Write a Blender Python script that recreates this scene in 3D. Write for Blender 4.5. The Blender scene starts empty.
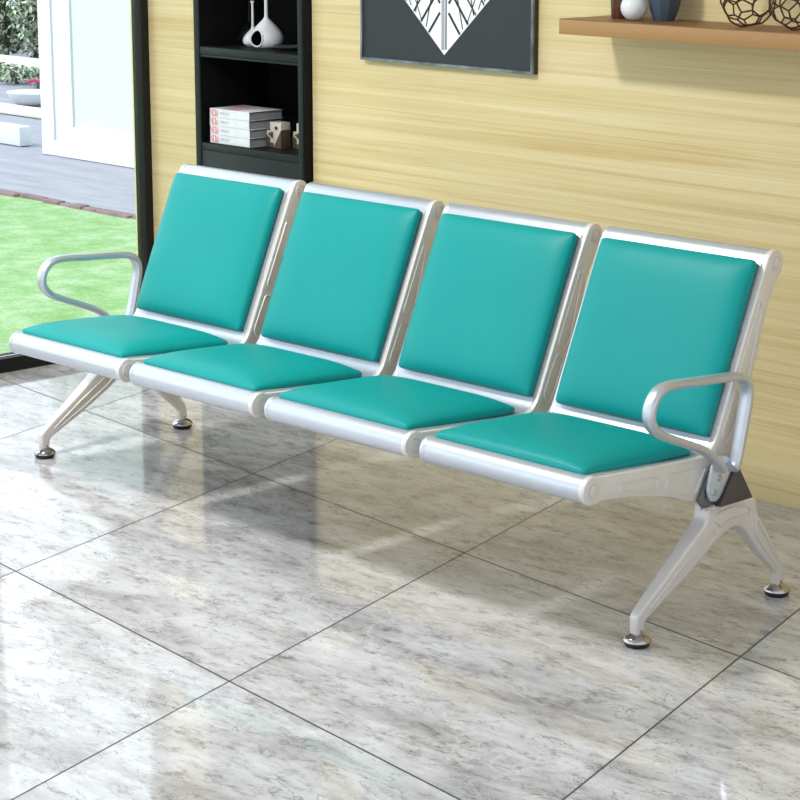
import bpy, bmesh, math, random
from mathutils import Vector, Matrix
random.seed(7)
scene = bpy.context.scene
COL = scene.collection
PI = math.pi

# ------------------------------------------------------------------ materials
def nmat(name):
    m = bpy.data.materials.new(name); m.use_nodes = True
    nt = m.node_tree; b = nt.nodes['Principled BSDF']
    return m, nt, b
def srgb(r, g, b):
    f = lambda c: (c/255/12.92) if c/255 <= .04045 else ((c/255+.055)/1.055)**2.4
    return (f(r), f(g), f(b), 1)
def N(nt, t, **kw):
    n = nt.nodes.new(t)
    for k, v in kw.items(): setattr(n, k, v)
    return n
def ramp(nt, stops, interp='LINEAR'):
    r = N(nt, 'ShaderNodeValToRGB'); r.color_ramp.interpolation = interp
    e = r.color_ramp.elements
    while len(e) < len(stops): e.new(.5)
    for i, (p, c) in enumerate(stops): e[i].position = p; e[i].color = c if len(c) == 4 else (*c, 1)
    return r
def math_n(nt, op, a, b=None, c=None):
    n = N(nt, 'ShaderNodeMath', operation=op)
    for i, v in enumerate((a, b, c)):
        if v is None: continue
        if isinstance(v, (int, float)): n.inputs[i].default_value = v
        else: nt.links.new(v, n.inputs[i])
    return n.outputs[0]
def noise(nt, vec, scale, detail=3, rough=.5, dist=0):
    n = N(nt, 'ShaderNodeTexNoise'); n.inputs['Scale'].default_value = scale
    n.inputs['Detail'].default_value = detail; n.inputs['Roughness'].default_value = rough
    n.inputs['Distortion'].default_value = dist
    nt.links.new(vec, n.inputs['Vector']); return n.outputs['Fac']
def mapping(nt, scale=(1,1,1), rot=(0,0,0), loc=(0,0,0)):
    tc = N(nt, 'ShaderNodeTexCoord'); mp = N(nt, 'ShaderNodeMapping')
    mp.inputs['Scale'].default_value = scale; mp.inputs['Rotation'].default_value = rot; mp.inputs['Location'].default_value = loc
    nt.links.new(tc.outputs['Object'], mp.inputs['Vector']); return mp.outputs['Vector']
def mixc(nt, fac, a, b, blend='MIX'):
    m = N(nt, 'ShaderNodeMix', data_type='RGBA', blend_type=blend)
    for s, v in ((0, fac), (6, a), (7, b)):
        if isinstance(v, (int, float)): m.inputs[s].default_value = v
        elif isinstance(v, tuple): m.inputs[s].default_value = v
        else: nt.links.new(v, m.inputs[s])
    return m.outputs[2]
def bump(nt, b, h, strength, dist):
    n = N(nt, 'ShaderNodeBump'); n.inputs['Strength'].default_value = strength; n.inputs['Distance'].default_value = dist
    nt.links.new(h, n.inputs['Height']); nt.links.new(n.outputs[0], b.inputs['Normal'])
def plain(name, col, rough=.5, metal=0, spec=.5, var=.06, scale=20, bs=0, bd=.001):
    m, nt, b = nmat(name)
    v = mapping(nt); f = noise(nt, v, scale, 4)
    lo = tuple(c*(1-var) for c in col[:3])+(1,); hi = tuple(min(1, c*(1+var)) for c in col[:3])+(1,)
    r = ramp(nt, [(.3, lo), (.7, hi)]); nt.links.new(f, r.inputs[0]); nt.links.new(r.outputs[0], b.inputs['Base Color'])
    b.inputs['Roughness'].default_value = rough; b.inputs['Metallic'].default_value = metal
    b.inputs['Specular IOR Level'].default_value = spec
    if bs: bump(nt, b, noise(nt, v, bs, 3), .3, bd)
    return m

M = {}
M['vinyl'] = plain('teal_vinyl', (0.0, .290, .278, 1), .46, 0, .24, .02, 6, 350, .0004)
M['silver'] = plain('silver_powder_coat', srgb(198, 203, 212), .34, .62, .5, .015, 30, 900, .0002)
M['cast'] = plain('cast_aluminium', srgb(222, 216, 210), .40, .25, .5, .02, 40, 700, .0004)
M['polish'] = plain('polished_aluminium', srgb(200, 203, 210), .36, .7, .5, .02, 30)
M['chrome'] = plain('chrome', srgb(178, 172, 170), .12, 1, .5, .01, 10)
M['tongue'] = plain('bright_bluish_plate', srgb(205, 216, 232), .2, .7, .5, .01, 10)
M['rubber'] = plain('black_rubber_and_gap_shade', (.012, .012, .012, 1), .6)
M['beam'] = plain('grey_steel_beam', srgb(120, 120, 122), .4, .6)
M['endcap'] = plain('brown_black_plastic', srgb(78, 68, 66), .45)
M['socketgrey'] = plain('seam_grey', srgb(150, 145, 140), .5)  # grey of the hexagon on each screw head
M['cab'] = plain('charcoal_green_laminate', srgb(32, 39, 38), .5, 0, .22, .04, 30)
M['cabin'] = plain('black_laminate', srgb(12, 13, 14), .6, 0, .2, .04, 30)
M['frameblack'] = plain('black_window_metal', srgb(26, 27, 25), .55, 0, .25)
M['white'] = plain('white_glaze', srgb(225, 228, 232), .3)
M['blackgl'] = plain('black_glaze_and_shade', (.006, .006, .007, 1), .25, 0, .3)
M['slate'] = plain('dark_slate_dish', srgb(70, 74, 80), .35)
M['paper'] = plain('book_pages', srgb(150, 152, 156), .8, 0, .3, .08, 120)
M['cover'] = plain('white_book_cover', srgb(232, 234, 238), .4)
M['pinkink'] = plain('pink_print', srgb(232, 150, 156), .5)
M['greyink'] = plain('pale_grey_print', srgb(205, 205, 210), .5)
M['coverline'] = plain('dark_board_edge', srgb(30, 28, 30), .6)
M['beige'] = plain('pale_painted_wood', srgb(205, 198, 184), .5)
M['brownwood'] = plain('dark_stained_wood', srgb(84, 72, 58), .5)
M['picback'] = plain('slate_print', srgb(54, 58, 63), .6, 0, .3, .03, 60)
M['picwhite'] = plain('white_print', srgb(245, 247, 250), .5, 0, .5, .01)
M['picgrey'] = plain('grey_print', srgb(165, 170, 178), .5)
M['picblack'] = plain('black_print', srgb(25, 26, 28), .5)
M['picframe'] = plain('brushed_pewter_frame', srgb(118, 128, 134), .35, .6, .5, .45, 14)
M['picside'] = plain('dark_frame_side', srgb(48, 36, 26), .5)
M['shelf'] = plain('tan_shelf_front', srgb(166, 124, 74), .45, 0, .5, .03, 60)
M['bvase'] = plain('brown_glazed_vase', srgb(84, 46, 30), .2, 0, .5, .2, 8)
M['blue'] = plain('slate_blue_ceramic', srgb(62, 80, 96), .6, 0, .5, .05, 8)
M['bronze'] = plain('bronze_wire', srgb(82, 56, 48), .35, .7, .5, .1)
M['plaster'] = plain('white_render', srgb(232, 234, 236), .8, 0, .3, .01, 8)
M['plaster2'] = plain('pale_bluish_panel', srgb(222, 227, 228), .7, 0, .3, .01, 8)
M['stone'] = plain('lilac_grey_stone', srgb(140, 118, 118), .9, 0, .2, .3, 5)
M['kerb'] = plain('pale_kerb_stone', srgb(232, 230, 214), .8)
M['green'] = plain('teal_green_post', srgb(30, 140, 115), .5)
M['leafd'] = plain('dark_leaf', srgb(60, 88, 58), .6, 0, .3, .5, 6)
M['leafm'] = plain('mid_leaf', srgb(140, 168, 110), .6, 0, .3, .5, 6)
M['leafl'] = plain('pale_variegated_leaf', srgb(228, 236, 216), .6, 0, .3, .3, 6)
M['bark'] = plain('grey_brown_bark', srgb(110, 96, 88), .9, 0, .2, .3, 12)
M['flower'] = plain('magenta_petal', srgb(205, 70, 120), .6)
M['soil'] = plain('dusky_mauve', srgb(92, 84, 92), .9, 0, .2, .3, 5)  # mottled mauve grey of the garden wall
M['ceil'] = plain('white_ceiling_paint', srgb(240, 240, 238), .9, 0, .3, .01)

def wood_wall():
    m, nt, b = nmat('pale_yellow_wood_grain')
    v = mapping(nt, (.30, 1, 17), (0, 0, 0))
    w = noise(nt, v, 2.0, 6, .62, .5)
    v2 = mapping(nt, (.25, 1, 60)); f2 = noise(nt, v2, 3.0, 5, .65, .2)
    v3 = mapping(nt, (.22, 1, 3.4)); f3 = noise(nt, v3, 1.4, 2, .4, .5)
    rings = math_n(nt, 'FRACT', math_n(nt, 'MULTIPLY', f3, 9))
    ringl = math_n(nt, 'POWER', rings, 7)
    r = ramp(nt, [(.3, srgb(208, 184, 128)), (.48, srgb(223, 204, 153)), (.72, srgb(233, 218, 174))]); nt.links.new(w, r.inputs[0])
    r2 = ramp(nt, [(.36, (.82, .79, .68)), (.55, (1, 1, 1))]); nt.links.new(f2, r2.inputs[0])
    c = mixc(nt, .55, r.outputs[0], r2.outputs[0], 'MULTIPLY')
    c = mixc(nt, math_n(nt, 'MULTIPLY', ringl, .10), c, srgb(206, 180, 112))
    nt.links.new(c, b.inputs['Base Color']); b.inputs['Roughness'].default_value = .5
    b.inputs['Specular IOR Level'].default_value = .35
    bump(nt, b, f2, .1, .001)
    return m
M['woodwall'] = wood_wall()

def shelf_top():
    m, nt, b = nmat('brown_shelf_top_grain')
    v = mapping(nt, (1.5, 20, 20)); f = noise(nt, v, 3, 4)
    r = ramp(nt, [(.3, srgb(120, 84, 50)), (.7, srgb(142, 102, 62))]); nt.links.new(f, r.inputs[0])
    nt.links.new(r.outputs[0], b.inputs['Base Color']); b.inputs['Roughness'].default_value = .45
    return m
M['shelftop'] = shelf_top()

def floor_mat():
    m, nt, b = nmat('polished_grey_marble_tile')
    tc = N(nt, 'ShaderNodeTexCoord'); sx = N(nt, 'ShaderNodeSeparateXYZ'); nt.links.new(tc.outputs['Object'], sx.inputs[0])
    X, Y = sx.outputs[0], sx.outputs[1]
    o = (0.2692, -0.9227); a = (1.0190, -0.1154); c = (-0.3115, 1.0813)
    det = a[0]*c[1]-a[1]*c[0]
    def lin(p, q, k): return math_n(nt, 'ADD', math_n(nt, 'MULTIPLY_ADD', X, p, k), math_n(nt, 'MULTIPLY', Y, q))
    u = lin(c[1]/det, -c[0]/det, -(c[1]*o[0]-c[0]*o[1])/det)
    v = lin(-a[1]/det, a[0]/det, -(-a[1]*o[0]+a[0]*o[1])/det)
    def line(s, L, w):
        d = math_n(nt, 'ABSOLUTE', math_n(nt, 'SUBTRACT', math_n(nt, 'FRACT', math_n(nt, 'ADD', s, .5)), .5))
        return math_n(nt, 'LESS_THAN', math_n(nt, 'MULTIPLY', d, L), w)
    grout = math_n(nt, 'MAXIMUM', line(u, 1.0, .0027), line(v, 1.03, .0029))
    cell = N(nt, 'ShaderNodeCombineXYZ')
    nt.links.new(math_n(nt, 'FLOOR', u), cell.inputs[0]); nt.links.new(math_n(nt, 'FLOOR', v), cell.inputs[1])
    wn = N(nt, 'ShaderNodeTexWhiteNoise', noise_dimensions='3D'); nt.links.new(cell.outputs[0], wn.inputs[0])
    off = N(nt, 'ShaderNodeVectorMath', operation='SCALE'); nt.links.new(wn.outputs['Color'], off.inputs[0]); off.inputs['Scale'].default_value = 6
    add = N(nt, 'ShaderNodeVectorMath', operation='ADD'); nt.links.new(tc.outputs['Object'], add.inputs[0]); nt.links.new(off.outputs[0], add.inputs[1])
    def mp(scale, rz):
        n = N(nt, 'ShaderNodeMapping'); n.inputs['Scale'].default_value = scale; n.inputs['Rotation'].default_value = (0, 0, rz)
        nt.links.new(add.outputs[0], n.inputs['Vector']); return n.outputs[0]
    R = math.radians(-30)
    vA = mp((1, 3.0, 1), R); vB = mp((1, 2.2, 1), R+.25)
    cloud = noise(nt, vA, 2.2, 9, .68, .3)
    fine = noise(nt, vB, 12, 10, .78, .2)
    speck = noise(nt, mp((1, 1.5, 1), R), 70, 5, .75)
    r = ramp(nt, [(.28, srgb(154, 150, 149)), (.43, srgb(186, 183, 184)), (.55, srgb(206, 205, 207)), (.72, srgb(222, 222, 225))])
    nt.links.new(cloud, r.inputs[0])
    rf = ramp(nt, [(.36, (.42, .40, .38)), (.43, (.76, .75, .74)), (.49, (.95, .95, .95)), (.6, (1.04, 1.04, 1.03))]); nt.links.new(fine, rf.inputs[0])
    col = mixc(nt, .85, r.outputs[0], rf.outputs[0], 'MULTIPLY')
    rs = ramp(nt, [(.30, (.72, .71, .70)), (.42, (1, 1, 1))]); nt.links.new(speck, rs.inputs[0])
    col = mixc(nt, .85, col, rs.outputs[0], 'MULTIPLY')
    # hairline cracks, gathered into patches
    def ridge(vec, scale, det, dist, w):
        f = noise(nt, vec, scale, det, .6, dist)
        return math_n(nt, 'LESS_THAN', math_n(nt, 'ABSOLUTE', math_n(nt, 'SUBTRACT', f, .5)), w)
    cr = ridge(vB, 5.0, 8, .5, .0045)
    patch = noise(nt, vA, 2.7, 3, .5)
    pm = math_n(nt, 'GREATER_THAN', patch, .46)
    crk = math_n(nt, 'MULTIPLY', math_n(nt, 'MULTIPLY', cr, pm), .62)
    col = mixc(nt, crk, col, srgb(96, 92, 88))
    # soft white veins
    f = noise(nt, vA, 1.3, 6, .6, .4)
    vd = math_n(nt, 'ABSOLUTE', math_n(nt, 'SUBTRACT', f, .53))
    vr = ramp(nt, [(0, (.6, .6, .6)), (.012, (0, 0, 0))]); nt.links.new(vd, vr.inputs[0])
    col = mixc(nt, math_n(nt, 'MULTIPLY', vr.outputs[0], .55), col, srgb(232, 231, 228))
    col = mixc(nt, math_n(nt, 'MULTIPLY', grout, .9), col, srgb(48, 45, 42))
    nt.links.new(col, b.inputs['Base Color'])
    b.inputs['Roughness'].default_value = .045
    b.inputs['IOR'].default_value = 1.42
    rr = math_n(nt, 'MULTIPLY_ADD', grout, .5, .06); nt.links.new(rr, b.inputs['Roughness'])
    return m
M['floor'] = floor_mat()

def grass_mat():
    m, nt, b = nmat('lawn_green')
    v = mapping(nt, (1, 1, 1)); f = noise(nt, v, 5, 6, .7); f2 = noise(nt, v, 70, 4, .7)
    r = ramp(nt, [(.38, srgb(124, 164, 96)), (.5, srgb(152, 184, 128)), (.62, srgb(184, 198, 164))])
    nt.links.new(math_n(nt, 'ADD', math_n(nt, 'MULTIPLY', f, .6), math_n(nt, 'MULTIPLY', f2, .4)), r.inputs[0])
    nt.links.new(r.outputs[0], b.inputs['Base Color']); b.inputs['Roughness'].default_value = .9
    b.inputs['Specular IOR Level'].default_value = .1
    return m
M['grass'] = grass_mat()
def paving_mat():
    m, nt, b = nmat('grey_lilac_paving')
    v = mapping(nt, (1, 4, 1), (0, 0, .25)); f = noise(nt, v, 2, 6, .7)
    r = ramp(nt, [(.3, srgb(150, 147, 154)), (.7, srgb(176, 173, 181))]); nt.links.new(f, r.inputs[0])
    nt.links.new(r.outputs[0], b.inputs['Base Color']); b.inputs['Roughness'].default_value = .8
    return m
M['paving'] = paving_mat()
def glass_mat():
    m = bpy.data.materials.new('clear_window_glass'); m.use_nodes = True; nt = m.node_tree
    nt.nodes.clear(); out = N(nt, 'ShaderNodeOutputMaterial'); mx = N(nt, 'ShaderNodeMixShader')
    fr = N(nt, 'ShaderNodeFresnel'); fr.inputs[0].default_value = 1.15
    t = N(nt, 'ShaderNodeBsdfTransparent'); t.inputs[0].default_value = (.97, .99, .98, 1)
    g = N(nt, 'ShaderNodeBsdfGlossy'); g.inputs['Roughness'].default_value = .01
    nt.links.new(fr.outputs[0], mx.inputs[0]); nt.links.new(t.outputs[0], mx.inputs[1]); nt.links.new(g.outputs[0], mx.inputs[2])
    nt.links.new(mx.outputs[0], out.inputs[0]); return m
M['glass'] = glass_mat()
def lamp_mat():
    m, nt, b = nmat('lamp_diffuser'); b.inputs['Emission Color'].default_value = (1, .97, .92, 1)
    b.inputs['Emission Strength'].default_value = 4; return m
M['lamp'] = lamp_mat()

# ------------------------------------------------------------------ object helpers
def finish(name, bm, mats, parent=None, loc=None, smooth=35, rotz=None):
    bmesh.ops.recalc_face_normals(bm, faces=bm.faces)
    me = bpy.data.meshes.new(name); bm.to_mesh(me); bm.free()
    for m in (mats if isinstance(mats, (list, tuple)) else [mats]): me.materials.append(M[m])
    if smooth:
        for p in me.polygons: p.use_smooth = True
        me.set_sharp_from_angle(angle=math.radians(smooth))
    o = bpy.data.objects.new(name, me); COL.objects.link(o)
    if parent: o.parent = parent
    if loc is not None: o.location = loc
    if rotz: o.rotation_euler.z = rotz
    return o
def empty(name, loc=(0, 0, 0), rotz=0):
    o = bpy.data.objects.new(name, None); COL.objects.link(o); o.location = loc; o.rotation_euler.z = rotz
    o.empty_display_size = .1; return o
def tag(o, label=None, cat=None, group=None, kind=None):
    for k, v in (('label', label), ('category', cat), ('group', group), ('kind', kind)):
        if v: o[k] = v
    return o
def copy_tree(o, parent=None):
    c = o.copy(); COL.objects.link(c)
    if parent: c.parent = parent
    for ch in o.children: copy_tree(ch, c)
    return c
def setmat(bm, start, i):
    bm.faces.ensure_lookup_table()
    for f in bm.faces[start:]: f.material_index = i
def box(bm, x0, x1, y0, y1, z0, z1, mi=0, bev=0):
    n0 = len(bm.faces)
    vs = [bm.verts.new((x, y, z)) for x in (x0, x1) for y in (y0, y1) for z in (z0, z1)]
    F = [(0,1,3,2), (4,6,7,5), (0,4,5,1), (2,3,7,6), (0,2,6,4), (1,5,7,3)]
    fs = [bm.faces.new([vs[i] for i in f]) for f in F]
    if bev:
        es = list({e for f in fs for e in f.edges})
        bmesh.ops.bevel(bm, geom=es, offset=bev, segments=2, profile=.5, affect='EDGES')
    setmat(bm, n0, mi)
def extrude_poly(bm, pts, x0, x1, mi=0, bev=0, seg=2, axis='x'):
    """closed polygon pts (a,b) extruded along an axis; x: (y,z), z: (x,y), y: (x,z)"""
    n0 = len(bm.faces)
    def P(a, b, t): return {'x': (t, a, b), 'z': (a, b, t), 'y': (a, t, b)}[axis]
    A = [bm.verts.new(P(a, b, x0)) for a, b in pts]; B = [bm.verts.new(P(a, b, x1)) for a, b in pts]
    fa = bm.faces.new(A); fb = bm.faces.new(B[::-1])
    n = len(pts)
    for i in range(n): bm.faces.new((A[i], B[i], B[(i+1) % n], A[(i+1) % n]))
    if bev:
        es = list(set(fa.edges) | set(fb.edges))
        bmesh.ops.recalc_face_normals(bm, faces=[f for f in bm.faces][n0:] if False else list(bm.faces))
        bmesh.ops.bevel(bm, geom=es, offset=bev, segments=seg, profile=.5, affect='EDGES', clamp_overlap=True)
    setmat(bm, n0, mi)
def lathe(bm, prof, seg=32, mi=0, c=(0, 0, 0), keep=None):
    n0 = len(bm.faces); rings = []
    for r, z in prof:
        if r < 1e-5: rings.append([bm.verts.new((c[0], c[1], c[2]+z))])
        else: rings.append([bm.verts.new((c[0]+r*math.cos(2*PI*k/seg), c[1]+r*math.sin(2*PI*k/seg), c[2]+z)) for k in range(seg)])
    for a, b in zip(rings, rings[1:]):
        for k in range(seg):
            k2 = (k+1) % seg
            if len(a) == 1 and len(b) == 1: continue
            vs = [a[0], b[k], b[k2]] if len(a) == 1 else [a[k], a[k2], b[0]] if len(b) == 1 else [a[k], a[k2], b[k2], b[k]]
            cen = sum((v.co for v in vs), Vector())/len(vs)
            if keep and not keep(cen): continue
            bm.faces.new(vs)
    setmat(bm, n0, mi)
def tube(bm, path, r, seg=8, closed=False, mi=0, prof=None, flat=None, cap=True):
    """sweep; r = radius or list; flat=(normal axis vector, w, h): superelliptic section, w along axis, h across"""
    n0 = len(bm.faces); P = [Vector(p) for p in path]; n = len(P); rings = []
    up = None
    for i, p in enumerate(P):
        t = (P[(i+1) % n]-P[i-1]) if closed else (P[min(i+1, n-1)]-P[max(i-1, 0)])
        t.normalize()
        if flat:
            a = Vector(flat[0]); b = t.cross(a).normalized()
            w, h = flat[1], flat[2]
            if callable(w): w = w(i/(n-1))
            if callable(h): h = h(i/(n-1))
        else:
            if up is None:
                up = Vector((0, 0, 1)) if abs(t.z) < .9 else Vector((1, 0, 0))
            a = (up-t*up.dot(t)).normalized(); up = a; b = t.cross(a)
            w = h = 2*(r[i] if isinstance(r, (list, tuple)) else r)
        ring = []
        for k in range(seg):
            th = 2*PI*k/seg; cc, ss = math.cos(th), math.sin(th)
            if flat:
                e = .72; cc = math.copysign(abs(cc)**e, cc); ss = math.copysign(abs(ss)**e, ss)
            ring.append(bm.verts.new(p+a*(w/2*cc)+b*(h/2*ss)))
        rings.append(ring)
    m = n if closed else n-1
    for i in range(m):
        A, B = rings[i], rings[(i+1) % n]
        for k in range(seg): bm.faces.new((A[k], A[(k+1) % seg], B[(k+1) % seg], B[k]))
    if not closed and cap: bm.faces.new(rings[0][::-1]); bm.faces.new(rings[-1])
    setmat(bm, n0, mi)
def spline(pts, n=6, closed=False):
    out = []; P = [Vector(p) for p in pts]; L = len(P)
    for i in range(L if closed else L-1):
        g = (lambda j: P[j % L]) if closed else (lambda j: P[max(0, min(L-1, j))])
        p0, p1, p2, p3 = g(i-1), g(i), g(i+1), g(i+2)
        for k in range(n):
            t = k/n
            out.append(.5*((2*p1)+(-p0+p2)*t+(2*p0-5*p1+4*p2-p3)*t*t+(-p0+3*p1-3*p2+p3)*t**3))
    if not closed: out.append(P[-1])
    return out
def rounded(pts, r, n=4):
    """closed 2-D polygon with rounded corners"""
    out = []; L = len(pts)
    for i in range(L):
        p = Vector(pts[i]); a = Vector(pts[i-1])-p; b = Vector(pts[(i+1) % L])-p
        d = min(r, a.length*.45, b.length*.45)
        A = p+a.normalized()*d; B = p+b.normalized()*d
        for k in range(n+1):
            t = k/n; q = A*(1-t)**2+p*2*t*(1-t)+B*t*t; out.append((q.x, q.y))
    return out
def arc(c, r, a0, a1, n):
    return [(c[0]+r*math.cos(math.radians(a0+(a1-a0)*k/n)), c[1]+r*math.sin(math.radians(a0+(a1-a0)*k/n))) for k in range(n+1)]

# ================================================================== THE BENCH
PITCH = .58
XL, XR = -.480, .055            # outer faces of one seat
KN = (.280, .868); RO = (-.376, .421); RR = .034; KR = .032
bench = tag(empty('waiting_bench', (0, 0, 0)),
    'silver four-seat waiting bench with teal padded seats and backs, two loop arms', 'bench')

def seat_shell():
    arcf = arc(RO, RR-.0015, -75, -262, 18)         # from under the roll, round the front, to the top
    prof = arcf + [(-.345, .4530), (-.27, .4465), (-.15, .4385), (-.05, .4315), (.005, .4295), (.036, .432), (.056, .443), (.0675, .4625),
                   (.0725, .478), (.13, .612), (.19, .753), (.236, .862)]
    prof += arc(KN, KR-.001, 165, -70, 16)
    P = [Vector(p) for p in prof]; out = []; T = .004
    for i, p in enumerate(P):
        t = (P[min(i+1, len(P)-1)]-P[max(i-1, 0)]).normalized(); nrm = Vector((t.y, -t.x))
        out.append(p+nrm*T)
    pts = [(p.x, p.y) for p in P]+[(p.x, p.y) for p in out[::-1]]
    bm = bmesh.new(); x0, x1 = XL+.016, XR-.016
    n = len(P)
    rows = [[bm.verts.new((x, q[0], q[1])) for q in pts] for x in (x0, x1)]
    m = len(pts)
    for i in range(m): bm.faces.new((rows[0][i], rows[1][i], rows[1][(i+1) % m], rows[0][(i+1) % m]))
    for r in rows:
        for i in range(n-1): bm.faces.new((r[i], r[i+1], r[m-2-i], r[m-1-i]))
    # front roll and top roll are full round bars inside the sheet
    for c, r in ((RO, RR-.004), (KN, KR-.004)):
        extrude_poly(bm, arc(c, r, 0, 345, 23), x0+.001, x1-.001)
    return bm
def side_bracket():
    """cast side plate at x = 0 .. .02 (outer face at +)"""
    out = arc(RO, RR, 60, 285, 16)
    out += [(-.345, .394), (-.30, .3885), (-.24, .3815), (-.16, .366), (-.09, .351), (-.03, .328), (-.004, .324), (.03, .330), (.09, .352), (.122, .40), (.148, .455), (.175, .52), (.203, .592), (.220, .65),
            (.236, .705), (.255, .764), (.281, .815), (.303, .842)]
    out += arc(KN, KR, -25, 165, 14)
    out += [(.240, .86), (.225, .825), (.19, .745), (.127, .596), (.075, .474), (.066, .457), (.05, .439), (.03, .4305), (0, .428), (-.12, .434), (-.25, .4425), (-.34, .4495)]
    bm = bmesh.new(); extrude_poly(bm, out, 0, .018, bev=.004, seg=2)
    X = .0185
    def ridge(pts, r=.0028, closed=True, rd=.012):
        pp = rounded(pts, rd) if closed else pts
        tube(bm, [(X, a, b) for a, b in pp], r, 6, closed)
    ridge(arc(RO, .019, 0, 342, 18), .0018, True, 0)
    ridge(arc(KN, .018, 0, 342, 18), .0018, True, 0)
    extrude_poly(bm, arc(RO, .015, 0, 345, 23), .012, .0205, bev=.001)
    extrude_poly(bm, arc(KN, .014, 0, 345, 23), .012, .0205, bev=.001)
    ridge([(-.285, .404), (-.280, .418), (-.142, .411), (-.155, .379)])
    ridge([(-.122, .372), (-.108, .407), (.018, .407), (.03, .40), (-.004, .345), (-.03, .343)], rd=.018)
    ridge([(.142, .60), (.222, .782), (.232, .768), (.185, .60), (.165, .585)], rd=.014)
    ridge([(.088, .47), (.138, .575), (.165, .56), (.13, .475), (.105, .445)], rd=.018)
    return bm
def cushion(w, l, edge, crown, nx=26, ny=26, pw=5):
    """pad in local x (width) / y (length), bottom at z=0, corners slightly rounded"""
    bm = bmesh.new(); rad = .012
    def sq(i, n):  # denser near the rim
        t = -1+2*i/n; return math.sin(t*PI/2)
    def xy(u, v, inset=0):
        x, y = u*(w/2-inset), v*(l/2-inset); ax, ay = abs(x), abs(y); cx, cy = w/2-inset-rad, l/2-inset-rad
        if ax > cx and ay > cy:
            d = math.hypot(ax-cx, ay-cy)
            if d > rad: ax = cx+(ax-cx)*rad/d; ay = cy+(ay-cy)*rad/d
        return math.copysign(ax, x), math.copysign(ay, y)
    top = [[None]*(ny+1) for _ in range(nx+1)]
    for i in range(nx+1):
        for j in range(ny+1):
            u, v = sq(i, nx), sq(j, ny); x, y = xy(u, v, .0015)
            h = edge+crown*(max(0, (1-abs(u)**pw)*(1-abs(v)**pw)))**.62
            top[i][j] = bm.verts.new((x, y, h))
    for i in range(nx):
        for j in range(ny): bm.faces.new((top[i][j], top[i+1][j], top[i+1][j+1], top[i][j+1]))
    rim = [(i, 0) for i in range(nx)]+[(nx, j) for j in range(ny)]+[(i, ny) for i in range(nx, 0, -1)]+[(0, j) for j in range(ny, 0, -1)]
    prev = [top[i][j] for i, j in rim]
    for z, ins in ((edge*.75, 0), (edge*.45, 0), (edge*.4, .0015), (0, .002)):
        cur = []
        for i, j in rim:
            x, y = xy(sq(i, nx), sq(j, ny), ins); cur.append(bm.verts.new((x, y, z)))
        L = len(cur)
        for k in range(L): bm.faces.new((prev[k], cur[k], cur[(k+1) % L], prev[(k+1) % L]))
        prev = cur
    bm.faces.new(prev)
    return bm

shell = finish('seat_shell', seat_shell(), 'silver', bench)
xc = -.2205
brb = side_bracket()
brR = finish('side_bracket', brb, 'cast', shell); brR.location = (XR-.0185, 0, 0)
mir = side_bracket()
for v in mir.verts: v.co.x = -v.co.x
brL = finish('side_bracket', mir, 'silver', shell); brL.location = (XL+.0185, 0, 0)
# seat pad
sc = finish('seat_cushion', cushion(.490, .394, .013, .030), 'vinyl', shell)
a = Vector((0, -.373, .4495)); b_ = Vector((0, .019, .4310)); V = (b_-a).normalized(); Nn = Vector((1, 0, 0)).cross(V)
sc.matrix_local = Matrix.Translation((xc, (a.y+b_.y)/2, (a.z+b_.z)/2)) @ Matrix(((1, 0, 0), (0, V.y, Nn.y), (0, V.z, Nn.z))).to_4x4()
bc = finish('back_cushion', cushion(.490, .444, .016, .024, pw=7), 'vinyl', shell)
a = Vector((0, .0705, .4700)); b_ = Vector((0, .240, .874)); V = (b_-a).normalized(); Nn = Vector((1, 0, 0)).cross(V)
mid = (a+b_)/2+Nn*.0045
bc.matrix_local = Matrix.Translation((xc+.012, mid.y, mid.z-.004)) @ Matrix(((1, 0, 0), (0, V.y, Nn.y), (0, V.z, Nn.z))).to_4x4()
bm = bmesh.new(); box(bm, -.241, .241, -.218, .218, -.0038, .002, 0, .001)  # black sheet added for the shadow gap round the back pad
bk_ = finish('shadow_gap_sheet', bm, 'rubber', bc); bk_['label'] = 'black sheet put in for the shadow gap behind the pad'
for i in range(1, 4):
    s = copy_tree(shell, bench); s.location.x = i*PITCH
shell.scale.x = 1.022; shell.location.x = -.001; bc.location.x -= .006

# crossbeam
tri = [(.118, .396), (.180, .306), (.060, .306)]
bm = bmesh.new(); extrude_poly(bm, rounded(tri, .012), -.690, 1.808, bev=0)
beam = finish('crossbeam', bm, 'beam', bench)
for x0, x1 in ((1.808, 1.824), (-.706, -.690)):
    bm = bmesh.new(); extrude_poly(bm, rounded([(.118, .402), (.185, .302), (.055, .302)], .006), x0, x1, bev=.002)
    tag(finish('end_cap', bm, 'endcap', beam), 'brown black triangular end cap')

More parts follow.
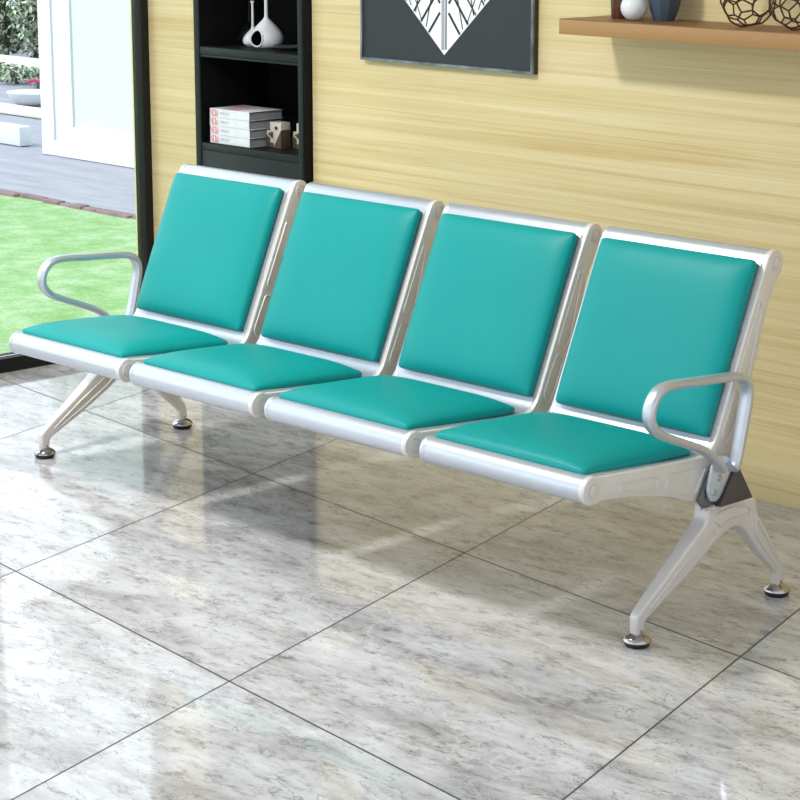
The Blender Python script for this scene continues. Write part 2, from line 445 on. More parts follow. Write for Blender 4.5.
# legs
def leg_frame():
    outl = [(.042, .302), (.085, .302), (.150, .296), (.222, .290), (.236, .262), (.247, .238), (.300, .172), (.362, .090), (.3735, .062), (.3745, .028), (.349, .028), (.346, .058), (.332, .076), (.275, .125),
            (.215, .186), (.185, .216), (.155, .228), (.118, .224), (.084, .206), (.038, .176), (-.056, .121), (-.145, .075), (-.172, .058), (-.178, .028), (-.2005, .028), (-.204, .068), (-.190, .090), (-.10, .158), (-.015, .224), (.034, .264)]
    o2 = [(v.x, v.y) for v in spline([(a, b, 0) for a, b in outl], 3, True)]
    bm = bmesh.new(); extrude_poly(bm, o2, -.024, .024, bev=.0075, seg=3)
    def ridge(pts, rd, r=.0030):
        for s in (-1, 1): tube(bm, [(s*.0245, a, b) for a, b in rounded(pts, rd)], r, 6, True)
    ridge([(.060, .240), (.076, .226), (.05, .202), (-.035, .149), (-.150, .085), (-.157, .091), (-.06, .162)], .012)
    ridge([(.236, .236), (.246, .221), (.352, .086), (.345, .080), (.26, .164), (.228, .205)], .012)
    ridge([(.065, .262), (.075, .278), (.13, .283), (.19, .276), (.21, .262), (.205, .246), (.17, .254), (.12, .252), (.095, .24)], .012)
    for v in bm.verts:
        z = v.co.z; w = .50+.46*min(1, max(0, (z-.05)/.2)); v.co.x *= w
    return bm
def foot():
    bm = bmesh.new()
    lathe(bm, [(0, .0), (.026, .0), (.030, .004), (.032, .010), (.031, .0125)], 32, 1)
    lathe(bm, [(.031, .0125), (.0345, .0135), (.0345, .016), (.029, .024), (.019, .030), (.0135, .033), (.0125, .042), (0, .042)], 32, 0)
    return bm
lf = None
for x in (1.778, -.645):
    if lf is None:
        lf = finish('leg_frame', leg_frame(), 'cast', bench, (x, 0, 0))
        f1 = finish('foot', foot(), ['chrome', 'rubber'], lf, (0, -.188, 0)); f1['label'] = 'chrome foot disc with black rubber pad'
        f2 = f1.copy(); COL.objects.link(f2); f2.location = (0, .3618, 0)
    else:
        c = copy_tree(lf, bench); c.location.x = x

# armrests
def arm():
    pts = [(.060, .392), (.095, .398), (.112, .445), (.130, .520), (.1395, .572), (.130, .603), (.102, .619), (.045, .625), (-.06, .632), (-.150, .638),
           (-.197, .628), (-.222, .597), (-.222, .562), (-.192, .530), (-.140, .507), (-.08, .484), (-.02, .458), (.025, .425), (.055, .398)]
    path = [(0, v.x, v.y) for v in spline([(a, b, 0) for a, b in pts], 5)]
    bm = bmesh.new()
    tube(bm, path[4:], 0, 16, False, 0, flat=((1, 0, 0), lambda t: .040-.008*t, .021))
    return bm
def screw_bm():
    bm = bmesh.new()
    n0 = 0
    extrude_poly(bm, arc((0, 0), .0085, 0, 345, 15), -.002, .004, bev=.0012)
    extrude_poly(bm, arc((0, 0), .0042, 0, 300, 5), .0035, .0045, mi=1)
    return bm
for sx, s in ((1.827, 1), (-.572, -1)):
    ar = finish('armrest', arm(), 'polish', bench, (sx, 0, 0))
    bm = bmesh.new()
    extrude_poly(bm, rounded([(.118, .408), (.062, .432), (.028, .415), (.012, .350), (.022, .322), (.050, .318), (.068, .332)], .014), -.004, .004, bev=.0015)
    mp = finish('mounting_tongue', bm, 'tongue', ar, (-s*.012, 0, 0))
    mp['label'] = 'chrome mounting tongue with two screws'
    for y, z in ((.054, .376), (.034, .343)):
        sb = screw_bm()
        if s < 0:
            for v in sb.verts: v.co.x = -v.co.x
        finish('screw', sb, ['polish', 'socketgrey'], mp, (s*.004, y, z))
    # junction block between side bracket and leg
    bm = bmesh.new()
    X0 = 1.7955 if s > 0 else -.560
    extrude_poly(bm, [(.055, .418), (.10, .41), (.118, .396), (.06, .302), (.016, .305), (-.005, .325)], X0, X0+.012*1, bev=.001)
    jp = finish('junction_plate', bm, 'beam', bench)  # dark metal chosen for the shadow and dark reflection beside the tongue
    for y in (.012, .045):
        bm = bmesh.new(); lathe(bm, [(0, 0), (.0095, 0), (.0095, .004), (.006, .0075), (0, .0085)], 14)
        finish('bolt', bm, 'polish', jp, (X0+.014*s+(.012 if s < 0 else 0), y, .3005))

# ================================================================== THE ROOM  (s along back wall, t into it)
W0 = Vector((1.26792, 1.03982, 0)); ANG = math.radians(-1.1845)
wd = Vector((math.cos(ANG), math.sin(ANG), 0)); wn = Vector((-wd.y, wd.x, 0))
def RP(s, t, z=0): return W0+wd*s+wn*t+Vector((0, 0, z))
def rfin(name, bm, mats, s=0, t=0, z=0, parent=None, smooth=35, rz=0):
    if parent: return finish(name, bm, mats, parent, (s, t, z), smooth)
    return finish(name, bm, mats, None, RP(s, t, z), smooth, ANG+rz)
def rempty(name, s, t, z=0, rz=0): return empty(name, RP(s, t, z), ANG+rz)

bm = bmesh.new(); box(bm, -3.62, 4.6, -6.5, 1.42, -.12, 0)
fl = finish('floor', bm, 'floor', None, (0, 0, 0)); tag(fl, kind='structure')
# floor edge follows the glazing: trim corners into a room-aligned slab
me = fl.data
cors = [(-3.12, -6.6), (3.6, -6.6), (3.6, .34), (-3.12, .34)]
bm = bmesh.new()
extrude_poly(bm, [(RP(a, b).x, RP(a, b).y) for a, b in cors], -.12, 0, axis='z')
bm.to_mesh(me); bm.free()

NX0, NX1, NZ1 = -2.685, -2.058, 2.62        # niche for the tall unit
bm = bmesh.new()
box(bm, -3.12, NX0, 0, .34, 0, 3.1); box(bm, NX1, 3.6, 0, .34, 0, 3.1); box(bm, NX0, NX1, 0, .34, NZ1, 3.1); box(bm, NX0, NX1, .30, .34, 0, NZ1)
tag(rfin('wall_back', bm, 'woodwall', smooth=0), kind='structure')
bm = bmesh.new(); box(bm, -3.12, 3.6, -6.6, .34, 3.1, 3.2)
tag(rfin('ceiling', bm, 'ceil', smooth=0), kind='structure')
# glazed wall on the left
win = rempty('window_1', -3.06, 0); tag(win, kind='structure')
bm = bmesh.new()
box(bm, -.03, .055, -6.6, -.0, 0, .052)                      # sill
box(bm, -.03, .055, -6.6, -.0, 2.75, 2.85)                   # head
box(bm, -.002, .058, -.036, -.001, .052, 2.75, bev=.002)    # corner post
for t in (-.74, -2.3, -3.9, -5.5): box(bm, -.02, .045, t-.05, t, .052, 2.75, bev=.002)
box(bm, -.03, .055, -6.6, 0, 2.85, 3.1)
o = rfin('window_frame', bm, 'frameblack', parent=win, smooth=30)
tp = [-.036, -.74, -2.3, -3.9, -5.5, -6.6]
for i in range(5):
    bm = bmesh.new(); box(bm, .012, .018, tp[i+1]+.001, tp[i]-(.051 if i else .001), .053, 2.749)
    rfin('window_glass', bm, 'glass', parent=win, smooth=0)

# ---------------------------------------------------------------- ceiling lamp
lamp = empty('ceiling_light', (.0, -1.64, 3.1)); tag(lamp, 'small round white ceiling downlight above the front of the bench', 'ceiling light')
bm = bmesh.new(); lathe(bm, [(0, 0), (.20, 0), (.20, -.035), (.165, -.045), (.16, -.03), (0, -.03)], 40)
finish('housing', bm, 'ceil', lamp)
bm = bmesh.new(); lathe(bm, [(0, -.031), (.155, -.031), (.155, -.034), (0, -.034)], 40)
finish('diffuser', bm, 'lamp', lamp)
L = bpy.data.lights.new('downlight', 'AREA'); L.shape = 'DISK'; L.size = .50; L.energy = 100; L.color = (1, .975, .95)
lo = bpy.data.objects.new('downlight', L); COL.objects.link(lo); lo.location = (0, -1.64, 3.05)

# ---------------------------------------------------------------- tall shelf unit in its niche
cab = rempty('shelf_unit', -2.3715, 0); tag(cab, 'tall charcoal open shelf unit set into the wood wall behind the bench', 'shelf unit')
def cpart(name, x0, x1, y0, y1, z0, z1, m='cab', bev=.001, lab=None):
    bm = bmesh.new(); box(bm, x0, x1, y0, y1, z0, z1, 0, bev); o = rfin(name, bm, m, parent=cab)
    if lab: o['label'] = lab
    return o
hw = .3085; F = -.036
cpart('side_panel', -hw, -hw+.030, F, .29, 0, 2.60); cpart('side_panel', hw-.031, hw-.006, F, .29, 0, 2.60)
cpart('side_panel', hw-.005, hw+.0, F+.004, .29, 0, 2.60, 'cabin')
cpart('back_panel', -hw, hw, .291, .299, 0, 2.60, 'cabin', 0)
for z in (.800, 1.149, 1.53, 1.93, 2.30, 2.572):
    cpart('shelf_board', -hw+.0305, hw-.0315, F+.002, .29, z, z+.026, 'cabin' if False else 'cab')
cpart('plinth_panel', -hw+.0305, hw-.0315, F+.003, F+.025, 0, .799)
for z in (1.149,): cpart('shelf_lip', -hw+.0305, hw-.0315, F+.004, F+.03, z-.010, z-.0015)
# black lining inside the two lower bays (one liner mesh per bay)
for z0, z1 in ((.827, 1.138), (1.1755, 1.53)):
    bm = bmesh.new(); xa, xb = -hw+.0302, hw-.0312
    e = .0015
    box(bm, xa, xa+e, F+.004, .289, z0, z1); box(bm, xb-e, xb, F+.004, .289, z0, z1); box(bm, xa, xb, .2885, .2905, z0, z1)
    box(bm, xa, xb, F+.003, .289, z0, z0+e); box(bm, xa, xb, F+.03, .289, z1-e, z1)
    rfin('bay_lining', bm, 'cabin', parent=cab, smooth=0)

# ---------------------------------------------------------------- stack of books
ords = ['bottom of the four', 'second from the bottom', 'third from the bottom', 'topmost, its cover showing pink print']
def letters(bm, x, z, y, h, txt, mi, w):
    """blocky strokes on the spine plane (x right, z up)"""
    st = max(.0016, h*.17)
    G = {'N': [(0,0,0,1), (0,1,1,0), (1,0,1,1)], 'O': [(0,0,0,1), (1,0,1,1), (0,0,1,0), (0,1,1,1)], 'W': [(0,0,0,1), (.5,0,.5,.7), (1,0,1,1), (0,0,1,0)],
         'H': [(0,0,0,1), (1,0,1,1), (0,.5,1,.5)], 'I': [(.5,0,.5,1)], 'E': [(0,0,0,1), (0,0,1,0), (0,.5,1,.5), (0,1,1,1)], 'M': [(0,0,0,1), (1,0,1,1), (.5,.3,.5,1), (0,1,1,1)]}
    for ch in txt:
        for x0, z0, x1, z1 in G[ch]:
            a = Vector((x+x0*w, 0, z+z0*h)); b = Vector((x+x1*w, 0, z+z1*h)); d = (b-a).normalized(); nn = Vector((-d.z, 0, d.x))*st/2
            n0 = len(bm.faces)
            a -= d*st/2; b += d*st/2
            lo_ = [bm.verts.new((p.x, y, p.z)) for p in (a-nn, b-nn, b+nn, a+nn)]
            hi_ = [bm.verts.new((p.x, y-.0004, p.z)) for p in (a-nn, b-nn, b+nn, a+nn)]
            bm.faces.new(hi_); bm.faces.new(lo_[::-1])
            for k in range(4): bm.faces.new((lo_[k], lo_[(k+1) % 4], hi_[(k+1) % 4], hi_[k]))
            setmat(bm, n0, mi)
        x += w*1.35
BW, BD, BH = .228, .158, .0318
for k in range(4):
    z = .8275+k*BH
    bk = rempty('book', -2.618+BW/2+(.0, .001, -.001, .0)[k], -.017+BD/2, z)
    tag(bk, 'white hardback book with pink spine print, %s in the stack' % ords[k], 'book', 'stack of white books in the shelf unit')
    bm = bmesh.new(); h = BH-.0008
    box(bm, -BW/2, BW/2, -BD/2, BD/2, 0, .0022, 0, .0006); box(bm, -BW/2, BW/2, -BD/2, BD/2, h-.0022, h, 0, .0006)
    box(bm, -BW/2, BW/2, -BD/2, -BD/2+.0025, .0022, h-.0022)
    box(bm, BW/2-.0012, BW/2-.0002, -BD/2+.0005, BD/2-.0005, -.0000, .0028, 1); box(bm, BW/2-.0012, BW/2+.0002, -BD/2+.0005, BD/2-.0005, h-.003, h-.0004, 1)
    rfin('cover', bm, ['cover', 'coverline'], parent=bk)
    bm = bmesh.new(); box(bm, -BW/2+.003, BW/2-.003, -BD/2+.003, BD/2-.004, .0022, h-.0022)
    o = rfin('page_block', bm, 'paper', parent=bk, smooth=0); o['label'] = 'grey page edges'
    bm = bmesh.new()
    letters(bm, -BW/2+.004, .006, -BD/2, .020, 'NOW', 0, .0115)
    letters(bm, -BW/2+.056, .012, -BD/2, .008, 'HOMEHIM', 1, .0062)
    if k == 3:
        for q in range(3): box(bm, -.05+q*.03, -.03+q*.03, -.075, .03, h, h+.0004, 0)
        box(bm, .05, .075, .02, .06, h, h+.0004, 1)
    rfin('cover_print', bm, ['pinkink', 'greyink'], parent=bk, smooth=0)

# ---------------------------------------------------------------- bird blocks
def bird(name_loc, label, rz):
    s, t = name_loc
    r = rempty('bird_figurine', s, t, .8275, rz); tag(r, label, 'figurine')
    r['group'] = 'wooden bird blocks'
    # body prism: plan is a wedge, split between pale and dark wood
    bm = bmesh.new()
    box(bm, -.031, .031, -.014, .030, 0, .092, 0, .0015)
    rfin('body', bm, 'beige', parent=r)
    bm = bmesh.new()
    extrude_poly(bm, [(-.012, -.0005), (.0318, -.0005), (.0318, .066)], -.0148, .0305, axis='y')
    extrude_poly(bm, [(-.0318, -.0005), (-.010, -.0005), (-.010, .018), (-.0318, .018)], -.0148, .0305, axis='y')
    o = rfin('dark_base', bm, 'brownwood', parent=r, smooth=0); o['label'] = 'dark brown stained lower half'
    bm = bmesh.new()
    extrude_poly(bm, [(-.060, .012), (-.0312, .005), (-.0312, .056), (-.056, .060)], -.008, .020, axis='y', bev=.001)
    rfin('tail', bm, ['beige'], parent=r)
    bm = bmesh.new(); extrude_poly(bm, [(-.060, .0), (-.0312, .0), (-.0312, .030), (-.060, .046)], -.0095, .0215, axis='y', bev=.001)
    o = rfin('tail_base', bm, ['brownwood'], parent=r); o['label'] = 'dark brown stained tail foot'
    bm = bmesh.new(); extrude_poly(bm, [(-.036, .050), (-.013, .058), (-.013, .038)], -.0215, -.0142, axis='y', bev=.001)
    rfin('beak', bm, ['brownwood'], parent=r)
    bm = bmesh.new(); extrude_poly(bm, arc((.006, .072), .0065, 0, 345, 15), -.0165, -.0142, axis='y')
    rfin('eye', bm, ['picblack'], parent=r)
    return r
bird((-2.322, .062), 'pale and dark brown wooden bird block standing right of the book stack', 0)
bird((-2.219, .100), 'wooden bird block half hidden behind the right stile of the shelf unit', 0)

# ---------------------------------------------------------------- teardrop vases
def teardrop(r0, hb, neck_h, rn, hole=None, lip=False):
    prof = [(0, 0), (r0*.55, .0), (r0*.80, .006), (r0*.95, hb*.16), (r0, hb*.30), (r0*.965, hb*.42), (r0*.84, hb*.56), (r0*.64, hb*.70), (r0*.42, hb*.83), (r0*.24, hb*.93), (rn*1.35, hb), (rn, hb*1.12), (rn*.9, neck_h*.6), (rn*.9, neck_h*.97)]
    pp = [(v.x, v.y) for v in spline([(a, b, 0) for a, b in prof], 6)]
    pp = [(max(a, 0), b) for a, b in pp]; pp[0] = (0, 0)
    if lip: pp += [(rn*1.5, neck_h), (rn*1.5, neck_h+.004), (rn*.8, neck_h+.006)]
    pp += [(0, pp[-1][1])]
    bm = bmesh.new()
    keep = None
    if hole:
        c, rad = hole; keep = lambda p: (p-Vector(c)).length > rad
    lathe(bm, pp, 72, 0, keep=keep)
    if hole:   # inner skin coloured black for the shade inside, and a rolled rim
        lathe(bm, [(a*.93, b*.97+.002) for a, b in pp if b < hb*.95], 48, 1, keep=keep)
        c = Vector(hole[0]); ax = Vector((c.x, c.y, -.004)).normalized()
        e1 = ax.cross(Vector((0, 0, 1))).normalized(); e2 = ax.cross(e1)
        # rim on the body surface at that distance from the hole's centre
        def surf(dirv):
            best = None
            for k in range(2, 90):
                h_ = pp[min(len(pp)-1, k)]
            return None
        rim = []
        for k in range(40):
            th = 2*PI*k/40
            q = c+(e1*math.cos(th)+e2*math.sin(th))*hole[1]*.97
            z = max(.003, q.z)
            rr = 0
            for (a1, b1), (a2, b2) in zip(pp, pp[1:]):
                if b1 <= z <= b2 and b2 > b1: rr = a1+(a2-a1)*(z-b1)/(b2-b1); break
            d = math.hypot(q.x, q.y); rim.append((q.x*rr/d, q.y*rr/d, z))
        tube(bm, rim, .0028, 8, True)
    return bm
def vase(s, t, bm, mats, label, name='teardrop_vase', rz=0, z=1.1765):
    o = rfin(name, bm, mats, s, t, z, rz=rz); tag(o, label, 'vase'); return o
hd = Vector((.18, -.98, 0)).normalized()*.058
vase(-2.410, .085, teardrop(.062, .108, .40, .0068, ((hd.x, hd.y, .038), .030)), ['white', 'blackgl'], 'larger white teardrop vase with a dark round opening and tall thin neck')
vase(-2.512, .105, teardrop(.037, .066, .158, .0050, None, True), ['white'], 'smaller white long-necked vase behind the left of the larger one')
vase(-2.600, .16, teardrop(.045, .085, .20, .0040), ['blackgl'], 'black long-necked vase in the dark left corner of the upper bay')
bm = bmesh.new(); lathe(bm, [(0, 0), (.038, 0), (.052, .007), (.060, .013), (.058, .0145), (.048, .009), (0, .004)], 40)
o = rfin('dish', bm, 'slate', -2.285, .085, 1.1765); tag(o, 'shallow dark grey dish right of the white vases', 'dish')

# ---------------------------------------------------------------- framed picture
PZ0, PZ1, PW = 1.180, 1.93, .80
pic = rempty('framed_picture', -1.380, 0, PZ0); tag(pic, 'dark slate framed picture of a white latticed diamond on the wood wall', 'picture')
H = PZ1-PZ0
bm = bmesh.new()
for x0, x1, z0, z1 in ((-PW/2, PW/2, 0, .009), (-PW/2, PW/2, H-.009, H), (-PW/2, -PW/2+.008, .009, H-.009), (PW/2-.008, PW/2, .009, H-.009)): box(bm, x0, x1, -.026, -.018, z0, z1, 0)
for x0, x1, z0, z1 in ((-PW/2, PW/2, 0, .009), (-PW/2, PW/2, H-.009, H), (-PW/2, -PW/2+.008, .009, H-.009), (PW/2-.008, PW/2, .009, H-.009)): box(bm, x0, x1, -.018, -.001, z0, z1, 1)
rfin('frame', bm, ['picframe', 'picside'], parent=pic, smooth=0)
bm = bmesh.new(); box(bm, -PW/2+.008, PW/2-.008, -.019, -.003, .009, H-.009)
rfin('dark_print', bm, 'picback', parent=pic, smooth=0)
bm = bmesh.new(); T0 = -.019; zb = .037; K = .335
def flatpoly(pts, y, mi):
    n0 = len(bm.faces); a = [bm.verts.new((x, y, z)) for x, z in pts]; b = [bm.verts.new((x, y-.0004, z)) for x, z in pts]
    bm.faces.new(a); bm.faces.new(b[::-1])
    for k in range(len(pts)): bm.faces.new((a[k], b[k], b[(k+1) % len(pts)], a[(k+1) % len(pts)]))
    setmat(bm, n0, mi)
flatpoly([(0, zb), (.372, zb+K), (0, zb+2*K), (-.372, zb+K)], T0-.0001, 0)
def band(p, q, w, mi, y):
    a, b = Vector((p[0], p[1])), Vector((q[0], q[1])); d = (b-a).normalized(); n = Vector((-d.y, d.x))*w/2
    flatpoly([tuple(a-n), tuple(b-n), tuple(b+n), tuple(a+n)], y, mi)
band((-.006, zb+.016), (-.006, zb+2*K-.02), .014, 1, T0-.0006); band((.008, zb+.018), (.008, zb+2*K-.02), .006, 3, T0-.0006)
def W(z): return .372*(1-abs(z-zb-K)/K)      # half width of the diamond at z
def clipband(x0, z0, dx, dz, w):
    """a stroke from (x0,z0) until it leaves the diamond"""
    t = 0
    while t < 1.2 and abs(x0+dx*t) <= W(z0+dz*t)-.001 and x0*(x0+dx*t) >= 0: t += .004
    if t > .02: band((x0, z0), (x0+dx*(t-.004), z0+dz*(t-.004)), w, 2, T0-.0010)
for sg in (-1, 1):
    for i, zz in enumerate((.135, .215, .29, .37, .45, .53, .61)):
        clipband(sg*.020, zb+zz-.0, sg*.62, -.78, .0085 if i < 2 else .006)
    for i, zz in enumerate((.165, .26, .36, .46, .56)):
        clipband(sg*.020, zb+zz, sg*.62, .78, .008 if i < 2 else .005)
    for i in range(5):
        xs = .085+i*.05; clipband(sg*xs, zb+K*xs/.372+.01, sg*-.25, .97, .004); clipband(sg*(xs+.02), zb+K*(xs+.02)/.372+.012, sg*.42, .9, .0035)
rfin('white_diamond', bm, ['picwhite', 'picgrey', 'picblack', 'slate'], parent=pic, smooth=0)['label'] = 'white lattice diamond with grey central band'

# ---------------------------------------------------------------- wall shelf and what stands on it
sh = rempty('wall_shelf', -.687, 0, 1.330); tag(sh, 'long tan floating shelf on the wood wall at upper right', 'shelf')
bm = bmesh.new(); box(bm, 0, 1.75, -.22, -.001, 0, .0425, 0, .001); rfin('shelf_board', bm, 'shelf', parent=sh)
bm = bmesh.new(); box(bm, .0005, 1.7495, -.2195, -.0015, .0426, .0446); rfin('shelf_top', bm, 'shelftop', parent=sh, smooth=0)['label'] = 'darker brown top surface'
SZ = 1.375
bm = bmesh.new(); lathe(bm, [(0, 0), (.029, 0), (.0305, .003), (.033, .05), (.034, .12), (.036, .18), (.030, .22), (.020, .25), (.018, .27), (.021, .28), (.016, .281), (0, .26)], 36)
tag(rfin('brown_vase', bm, 'bvase', -.568, -.080, SZ), 'glossy dark brown vase at the left end of the wall shelf', 'vase')
bm = bmesh.new(); lathe(bm, [(.0385*math.sin(PI*k/24)if 0 < k < 24 else 0, .0385-.0385*math.cos(PI*k/24)) for k in range(25)], 36)
tag(rfin('white_ball', bm, 'white', -.468, -.140, SZ), 'plain white ball between the brown and blue vases on the wall shelf', 'ball')
bm = bmesh.new(); lathe(bm, [(0, 0), (.030, 0), (.041, .03), (.0545, .085), (.052, .13), (.038, .17), (.028, .19), (.024, .19), (0, .17)], 11)
tag(rfin('faceted_vase', bm, 'blue', -.405, -.080, SZ, smooth=0), 'slate blue faceted vase beside the white ball on the wall shelf', 'vase')
def wire_ball(s, t, label, rz):
    R = .0755
    g = bmesh.new(); bmesh.ops.create_icosphere(g, subdivisions=1, radius=1)
    phi = 1
    V12 = [v.co.copy() for v in g.verts]; E30 = [(e.verts[0].co.copy(), e.verts[1].co.copy()) for e in g.edges]; F20 = [[v.co.copy() for v in f.verts] for f in g.faces]
    segs = []
    for a, b in E30: segs.append((a.lerp(b, 1/3), a.lerp(b, 2/3)))
    for f in F20:
        for i in range(3):
            p, q, r_ = f[i], f[(i+1) % 3], f[(i+2) % 3]; segs.append((p.lerp(q, 1/3), p.lerp(r_, 1/3)))
    g.free()
    bm = bmesh.new()
    rot = Matrix.Rotation(rz, 3, 'Z') @ Matrix.Rotation(.6, 3, 'X')
    zmin = 0
    segs = [((rot@a).normalized()*R, (rot@b).normalized()*R) for a, b in segs]
    zmin = min(min(a.z, b.z) for a, b in segs)-.0022
    for a, b in segs:
        A = a.copy(); B = b.copy(); A.z -= zmin; B.z -= zmin
        mid = (A+B)/2; c = Vector((0, 0, -zmin)); mid = c+(mid-c).normalized()*R*.995
        tube(bm, [A, mid, B], .0025, 6)
    o = rfin('wire_ball', bm, 'bronze', s, t, SZ); tag(o, label, 'ornament', 'bronze wire balls on the wall shelf')
wire_ball(-.076, -.113, 'bronze honeycomb wire ball, the left one of two on the wall shelf', .3)
wire_ball(.092, -.113, 'bronze honeycomb wire ball cut by the right edge of the photo', 1.1)

# ================================================================== OUTSIDE
bm = bmesh.new(); box(bm, -22, -3.13, -14, 1.98, -.14, -.02)
tag(rfin('lawn', bm, 'grass', smooth=0), kind='structure')
bm = bmesh.new(); box(bm, -22, -3.13, 1.98, 14, -.14, -.005)
tag(rfin('paving', bm, 'paving', smooth=0), kind='structure')
bm = bmesh.new()
x = -12.0
while x < -3.3:
    w = random.uniform(.10, .34); box(bm, x, x+w-.012, 1.935+random.uniform(-.02, .01), 1.99, -.1, random.uniform(-.010, .004), 0, .008); x += w
tag(rfin('brick_edging', bm, 'stone'), 'uneven row of pale stones edging the lawn against the paving', 'edging', kind='stuff')

bd = rempty('white_building', -8.42, 3.05); tag(bd, 'bright white building front with a recessed panel beyond the lawn', 'building')
bm = bmesh.new(); box(bm, 0, 5.2, .09, 3.0, 0, 3.6); box(bm, 0, .14, 0.05, .09, 0, 3.6); box(bm, .14, 5.2, 0.05, .09, 0, .10); box(bm, .14, 5.2, 0.05, .09, 3.0, 3.6); box(bm, 2.6, 2.8, 0.05, .09, .10, 3.0)
rfin('wall', bm, 'plaster', parent=bd, smooth=0)
bm = bmesh.new(); box(bm, .14, .34, .062, .089, .10, 3.0); box(bm, .34, 2.59, .062, .089, .10, .20); rfin('panel_frame', bm, 'plaster', parent=bd, smooth=0)
bm = bmesh.new(); box(bm, .34, 2.59, .075, .089, .20, 3.0); box(bm, 2.81, 5.19, .075, .089, .101, 2.99)
rfin('recessed_panel', bm, 'plaster2', parent=bd, smooth=0)
bm = bmesh.new(); tube(bm, [(0, 0, 0), (0, 0, 3.4)], .035, 14)
tag(rfin('green_drainpipe', bm, 'green', -8.50, 3.22), 'slim green pipe running up the left corner of the white building', 'pipe')
bm = bmesh.new(); box(bm, -3.0, 1.9, -.10, .10, 0, .05, 0, .012)
tag(rfin('pale_kerb', bm, 'kerb', -10.9, 4.36, 0), 'pale cream kerb running behind the paving left of the building', 'kerb')
bm = bmesh.new(); box(bm, -1.2, 0, -.05, .05, 0, .13, 0, .008)
tag(rfin('white_planter_block', bm, 'plaster', -8.84, 3.25, 0), 'white block on the paving at the left edge of the photo', 'block')
bm = bmesh.new(); box(bm, -2.5, 1.6, -.12, .12, 0, .135, 0, .02)
tag(rfin('stone_ledge', bm, 'kerb', -13.3, 6.35, 0), 'long pale stone ledge below the tall shrubs', 'ledge')
bm = bmesh.new()
prof = [(0, 0), (.10, 0), (.16, .04), (.185, .10), (.17, .105), (.14, .08), (0, .075)]
lathe(bm, prof, 28)
for v in bm.verts: v.co.x *= 1.2
tag(rfin('white_bowl_planter', bm, 'plaster', -11.14, 4.82, 0), 'wide white bowl planter on the ground beyond the kerb', 'planter')

def shrub(s, t, h, r, mats, label, n, leaf, name='leafy_shrub', ratio=(.5, .3, .2)):
    root = rempty(name, s, t, 0); tag(root, label, 'shrub', 'garden shrubs by the stone ledge')
    rnd = random.Random(int(s*100+t*31))
    bm = bmesh.new()
    for k in range(5):
        a = rnd.uniform(0, 2*PI); d = rnd.uniform(.1, .5)*r
        tube(bm, [(0, 0, 0), (d*.4*math.cos(a), d*.4*math.sin(a), h*.4), (d*math.cos(a), d*math.sin(a), h*.85)], [.02, .014, .006], 6)
    rfin('stem', bm, 'bark', parent=root)
    bm = bmesh.new()
    for i in range(n):
        # points through a lumpy ellipsoid
        while True:
            p = Vector((rnd.uniform(-1, 1), rnd.uniform(-1, 1), rnd.uniform(-1, 1)))
            if .25 < p.length < 1: break
        q = Vector((p.x*r, p.y*r, h*.52+p.z*h*.5)); L_ = leaf*rnd.uniform(.6, 1.3)
        R_ = Matrix.Rotation(rnd.uniform(0, 2*PI), 3, 'Z') @ Matrix.Rotation(rnd.uniform(-1.2, 1.2), 3, 'X') @ Matrix.Rotation(rnd.uniform(-.8, .8), 3, 'Y')
        vs = [bm.verts.new(q+R_@Vector(c)*L_) for c in ((0, -.5, 0), (.26, 0, .06), (0, .5, 0), (-.26, 0, .06))]
        f = bm.faces.new(vs); x = rnd.random(); f.material_index = 0 if x < ratio[0] else 1 if x < ratio[0]+ratio[1] else 2
    me_f = rfin('foliage', bm, mats, parent=root, smooth=0)
sh_specs = [(-15.02, 7.1, .95, .26, 'dark tall shrub at the far left behind the stone ledge', 900, .075), (-14.50, 7.1, 1.0, .25, 'pale flowering tall shrub behind the middle of the stone ledge', 900, .075),
            (-13.98, 7.1, .92, .25, 'grey green tall shrub beside the green pipe', 900, .075), (-16.5, 8.0, 1.1, .36, 'deep green shrub in the back row at the far left', 900, .09),
            (-15.7, 8.0, 1.15, .36, 'light green shrub in the back row at the middle', 900, .09), (-14.9, 8.0, 1.0, .36, 'dark green shrub in the back row nearest the building', 900, .09),
            (-13.25, 5.75, .17, .22, 'low dark ground shrub in front of the ledge at far left', 380, .05), (-12.78, 5.75, .16, .22, 'low green ground shrub in front of the middle of the ledge', 380, .05), (-12.32, 5.75, .18, .22, 'low mixed ground shrub in front of the ledge by the pipe', 380, .05)]
for i, (s, t, h, r, lab, n_, lf_) in enumerate(sh_specs):
    shrub(s, t, h, r, ['leafd', 'leafm', 'leafl'], lab, n_, lf_, ratio=((.4, .3, .3), (.2, .3, .5), (.35, .35, .3))[i % 3])
bm = bmesh.new()
for k in range(9):
    a = k*2.4; rr = .015*math.sqrt(k)*1.6
    lathe(bm, [(0, 0), (.018, .006), (.02, .018), (.01, .028), (0, .02)], 8, 0, (rr*math.cos(a)*1.6, rr*math.sin(a), .10+.012*(k % 3)))
tube(bm, [(0, 0, 0), (0, 0, .11)], .008, 6, mi=1)
tag(rfin('flower_clump', bm, ['flower', 'leafd'], -11.62, 5.2), 'small magenta flower clump behind the white bowl planter', 'flowers')
bm = bmesh.new(); box(bm, -8, 3.0, 0, .2, 0, 2.4)
tag(rfin('garden_wall', bm, 'soil', -14.5, 8.8, 0, smooth=0), 'dusky garden wall behind the shrubs', 'wall')

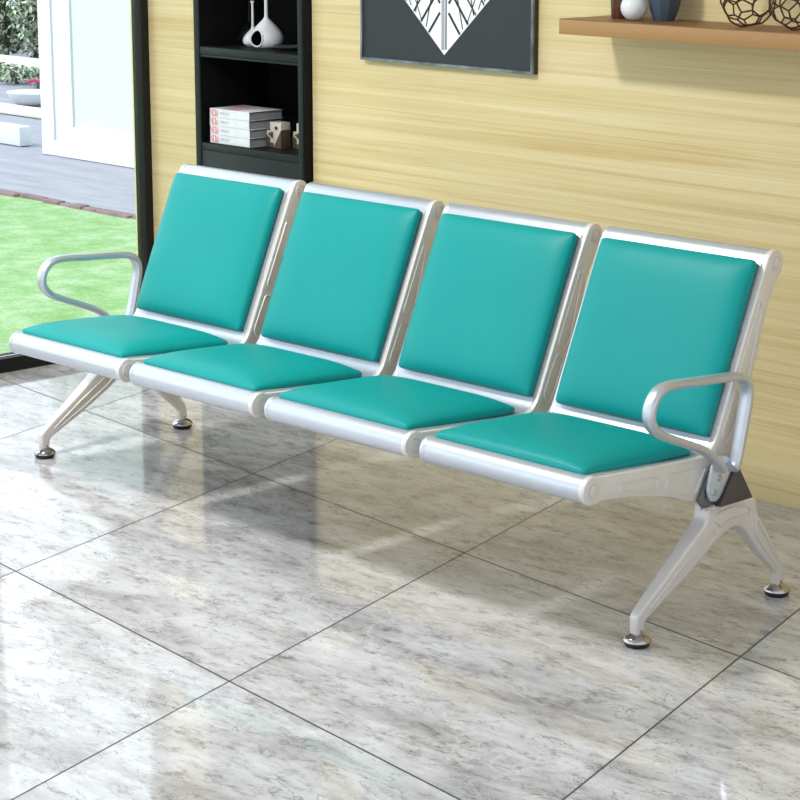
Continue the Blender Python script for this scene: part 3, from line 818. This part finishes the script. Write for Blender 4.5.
# ================================================================== LIGHT
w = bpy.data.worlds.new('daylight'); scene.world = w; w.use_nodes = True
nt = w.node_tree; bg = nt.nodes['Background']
tc = N(nt, 'ShaderNodeTexCoord'); sx = N(nt, 'ShaderNodeSeparateXYZ'); nt.links.new(tc.outputs['Generated'], sx.inputs[0])
r = ramp(nt, [(.45, srgb(205, 205, 205)), (.52, srgb(240, 246, 255)), (.9, srgb(205, 226, 250))])
nt.links.new(math_n(nt, 'MULTIPLY_ADD', sx.outputs[2], .5, .5), r.inputs[0]); nt.links.new(r.outputs[0], bg.inputs[0])
# glow added to the sky on the garden side, to lighten the left floor
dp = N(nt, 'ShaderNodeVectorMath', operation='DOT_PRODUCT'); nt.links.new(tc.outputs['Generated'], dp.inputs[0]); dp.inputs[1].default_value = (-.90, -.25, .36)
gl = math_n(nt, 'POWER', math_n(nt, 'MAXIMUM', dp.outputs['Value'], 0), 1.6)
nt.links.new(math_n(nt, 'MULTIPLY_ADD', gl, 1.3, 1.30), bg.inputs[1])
S = bpy.data.lights.new('sun', 'SUN'); S.energy = 2.3; S.angle = math.radians(18); S.color = (1, .985, .96)
so = bpy.data.objects.new('sun', S); COL.objects.link(so)
so.rotation_euler = Vector((.65, .70, -1)).to_track_quat('-Z', 'Y').to_euler()

# ================================================================== CAMERA
cam = bpy.data.cameras.new('camera'); co = bpy.data.objects.new('camera', cam); COL.objects.link(co)
cam.sensor_width = 36; cam.lens = 2209.3/800*36
ya, pi_ = -.8039, .2339
fw = Vector((math.sin(ya)*math.cos(pi_), math.cos(ya)*math.cos(pi_), -math.sin(pi_)))
rt = Vector((math.cos(ya), -math.sin(ya), 0)); up = rt.cross(fw)
Mx = Matrix((rt, up, -fw)).transposed().to_4x4(); Mx.translation = (4.9718, -4.0486, 1.7873)
co.matrix_world = Mx
cam.clip_end = 200
scene.camera = co
vs = scene.view_settings; vs.view_transform = 'Standard'; vs.look = 'None'; vs.gamma = 1; vs.exposure = 0
try: vs.use_curve_mapping = False
except Exception: pass
